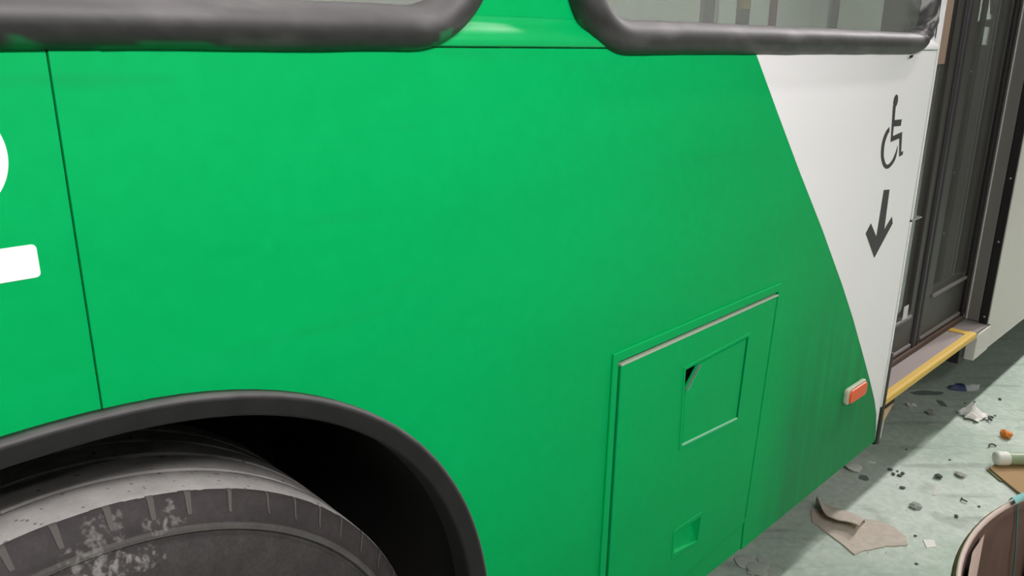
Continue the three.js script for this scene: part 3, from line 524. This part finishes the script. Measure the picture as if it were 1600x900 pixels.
{
  const t = thing('wrapper', 'crumpled blue and white wrapper on the floor near the yellow step edge', 'wrapper'); t.position.set(3.87, 0, -0.133); t.rotation.y = 0.72 - Math.PI / 2;
  const f = (a, b) => sheet(12, 6, (u, v) => { const l = a + (b - a) * u, w = 0.028 * Math.sqrt(Math.max(0.05, 1 - (l / 0.072) ** 2)); return [l, 0.003 + 0.020 * Math.sin(v * Math.PI) * (0.5 + noise(l * 60, v * 4, 12)), (v - 0.5) * 2 * w]; }, 0.002);
  t.add(mesh('blue_half', f(-0.07, 0.0), std(0x2f3f63, 0.45))); t.add(mesh('white_half', f(0.0, 0.07), std(0xb9c0be, 0.4))); t.rotation.y = -0.75;
}
{
  const g = sheet(10, 10, (u, v) => { const x = (u - 0.5) * 0.11, z = (v - 0.5) * 0.10, k = Math.max(0, 1 - Math.abs(u - 0.4) * 2.4) * Math.max(0, 1 - Math.abs(v - 0.42) * 1.9); return [x * (0.65 + 0.5 * noise(v * 5, 1, 3)), 0.003 + 0.062 * k + 0.018 * noise(u * 6, v * 6, 14), z * (0.7 + 0.5 * noise(u * 5, 2, 4))]; }, 0.0015);
  litter('crumpled_paper', 'white crumpled paper peak standing on the floor right of the step', 'paper', 3.582, -0.003, g, paperM, -0.5);
}
litter('orange_scrap', 'small bright orange scrap on the floor at right', 'scrap', 3.471, 0.148, crumple(0.022, 2, 0.7, 21), std(0xd9822a, 0.6), -0.7);
const flat = (pts, th = 0.0025) => { const g = new THREE.ExtrudeGeometry(poly(pts), { depth: th, bevelEnabled: false }); g.rotateX(-Math.PI / 2); return g; };
litter('paper_scrap', 'white four-cornered paper scrap on the floor between torn cardboard and drum', 'paper', 2.48, 0.195, flat([[-0.030, 0.004], [-0.006, -0.020], [0.030, -0.010], [0.012, 0.020]]), paperM, 0.2);
litter('plastic_strip', 'pale translucent plastic strip lying on the floor left of the film roll', 'plastic', 2.834, 0.097, flat([[-0.04, 0.007], [-0.036, -0.006], [0.03, -0.011], [0.045, -0.002], [0.03, 0.010]], 0.002), paleM, 0.15);
litter('paper_scrap', 'crumpled pale grey paper scrap close to the green skirt', 'paper', 2.763, -0.168, crumple(0.026, 2, 0.4, 22), paleM, 0.4);
litter('paper_scrap', 'thin white paper sliver on the floor below the rubber edge of the doorway', 'paper', 2.87, -0.145, flat([[-0.014, 0.004], [0.012, -0.004], [0.016, 0.001], [-0.008, 0.008]]), paperM, -0.8);
litter('paper_scrap', 'small pale paper crumb nearest the left end of the yellow step', 'paper', 3.498, -0.229, crumple(0.02, 1, 0.5, 23), paleM, 0.2);
litter('paper_scrap', 'flat pale patch of paper on the floor left of the crumpled paper peak', 'paper', 3.393, -0.091, flat([[-0.035, 0.0], [0.0, -0.014], [0.035, -0.004], [0.02, 0.014]], 0.0015), std(0xb5c0b2, 0.8), -0.7);
litter('chip', 'dark chip with a pale top between step and crumpled paper peak', 'chip', 3.476, -0.137, crumple(0.022, 1, 0.5, 24), greyChip, -0.6);
litter('chip', 'dark grey chip on the floor left of the film roll, beside a lighter one', 'chip', 2.932, 0.069, crumple(0.013, 1, 0.6, 25), darkChip, 0.8);
litter('chip', 'flat grey chip on the floor just left of the film roll end', 'chip', 3.006, 0.121, crumple(0.019, 1, 0.35, 26), greyChip, -0.7);
litter('chip', 'grey and white chip on the floor right of the torn cardboard tip', 'chip', 2.667, 0.085, crumple(0.017, 1, 0.45, 27), greyChip, -0.7);
const curl = r => new THREE.TorusGeometry(r, r * 0.22, 6, 14, 2.6).rotateX(-1.2).translate(0, r * 0.3, 0);
litter('curled_shaving', 'dark curled shaving on the floor right of the crumpled paper peak', 'shaving', 3.60, 0.068, curl(0.022), darkChip, 0.4);
litter('curled_shaving', 'thin dark curled shaving on the floor under the orange scrap', 'shaving', 3.337, 0.139, curl(0.015), darkChip, -0.4);
litter('curled_shaving', 'tiny dark curled shaving on the floor below the plastic strip', 'shaving', 2.836, 0.191, curl(0.013), darkChip, 1.2);
for (const [x, z, s, k, l] of [[1.97, -0.165, 0.028, 1, 'pale broken concrete chip half hidden under the skirt corner'], [1.966, -0.116, 0.034, 2, 'largest pale concrete chip beside the skirt corner'], [1.992, -0.08, 0.024, 3, 'pale concrete chip furthest from the skirt corner'], [2.02, -0.13, 0.016, 4, 'smallest pale concrete chip by the skirt corner, towards the cardboard']])
  litter('concrete_chip', l, 'chip', x, z, crumple(s, 2, 0.12, 30 + k), std(0xa9b4a6, 0.8), k, 'pale concrete chips under the skirt corner');
const crumbGeo = [crumple(0.0065, 1, 0.6, 41), crumple(0.005, 1, 0.5, 42), crumple(0.008, 1, 0.4, 43)];
[[3.07, -0.093, 'lone dark crumb on the floor above the dark stain edge, right of the doorway rubber', 1],
  [2.862, -0.074, 'leftmost crumb of the small cluster above the torn cardboard', 2], [2.837, -0.053, 'lowest left crumb of the small cluster above the torn cardboard', 0], [2.871, -0.052, 'middle crumb of the small cluster above the torn cardboard', 1], [2.845, -0.033, 'lowest right crumb of the small cluster above the torn cardboard', 2], [2.866, -0.031, 'rightmost crumb of the small cluster above the torn cardboard', 0],
  [3.107, 0.054, 'dark crumb on the floor above the end of the pale green roll', 1], [2.831, 0.236, 'dark crumb on the floor above the drum rim', 1], [2.706, 0.203, 'dark crumb on the floor left of the drum rim', 0],
  [2.491, 0.148, 'small crumb between torn cardboard tip and white paper scrap', 1], [2.764, 0.007, 'greyish crumb below the small cluster of crumbs', 2], [2.341, 0.206, 'crumb on the floor left of the drum at the bottom of the photo', 1],
  [3.75, -0.05, 'crumb between blue wrapper and crumpled paper peak', 1], [3.70, -0.075, 'tiny crumb left of the crumpled paper peak, towards the wrapper', 1], [3.66, 0.055, 'crumb right of the crumpled paper peak, below the wrapper', 1], [3.86, 0.02, 'crumb at the right edge of the photo, level with the wrapper', 0],
].forEach(([x, z, l, k], i) => litter('dirt_crumb', l, 'crumb', x, z, crumbGeo[k], darkChip, i, 'dark dirt crumbs on the floor'));

renderer.render(scene, camera);
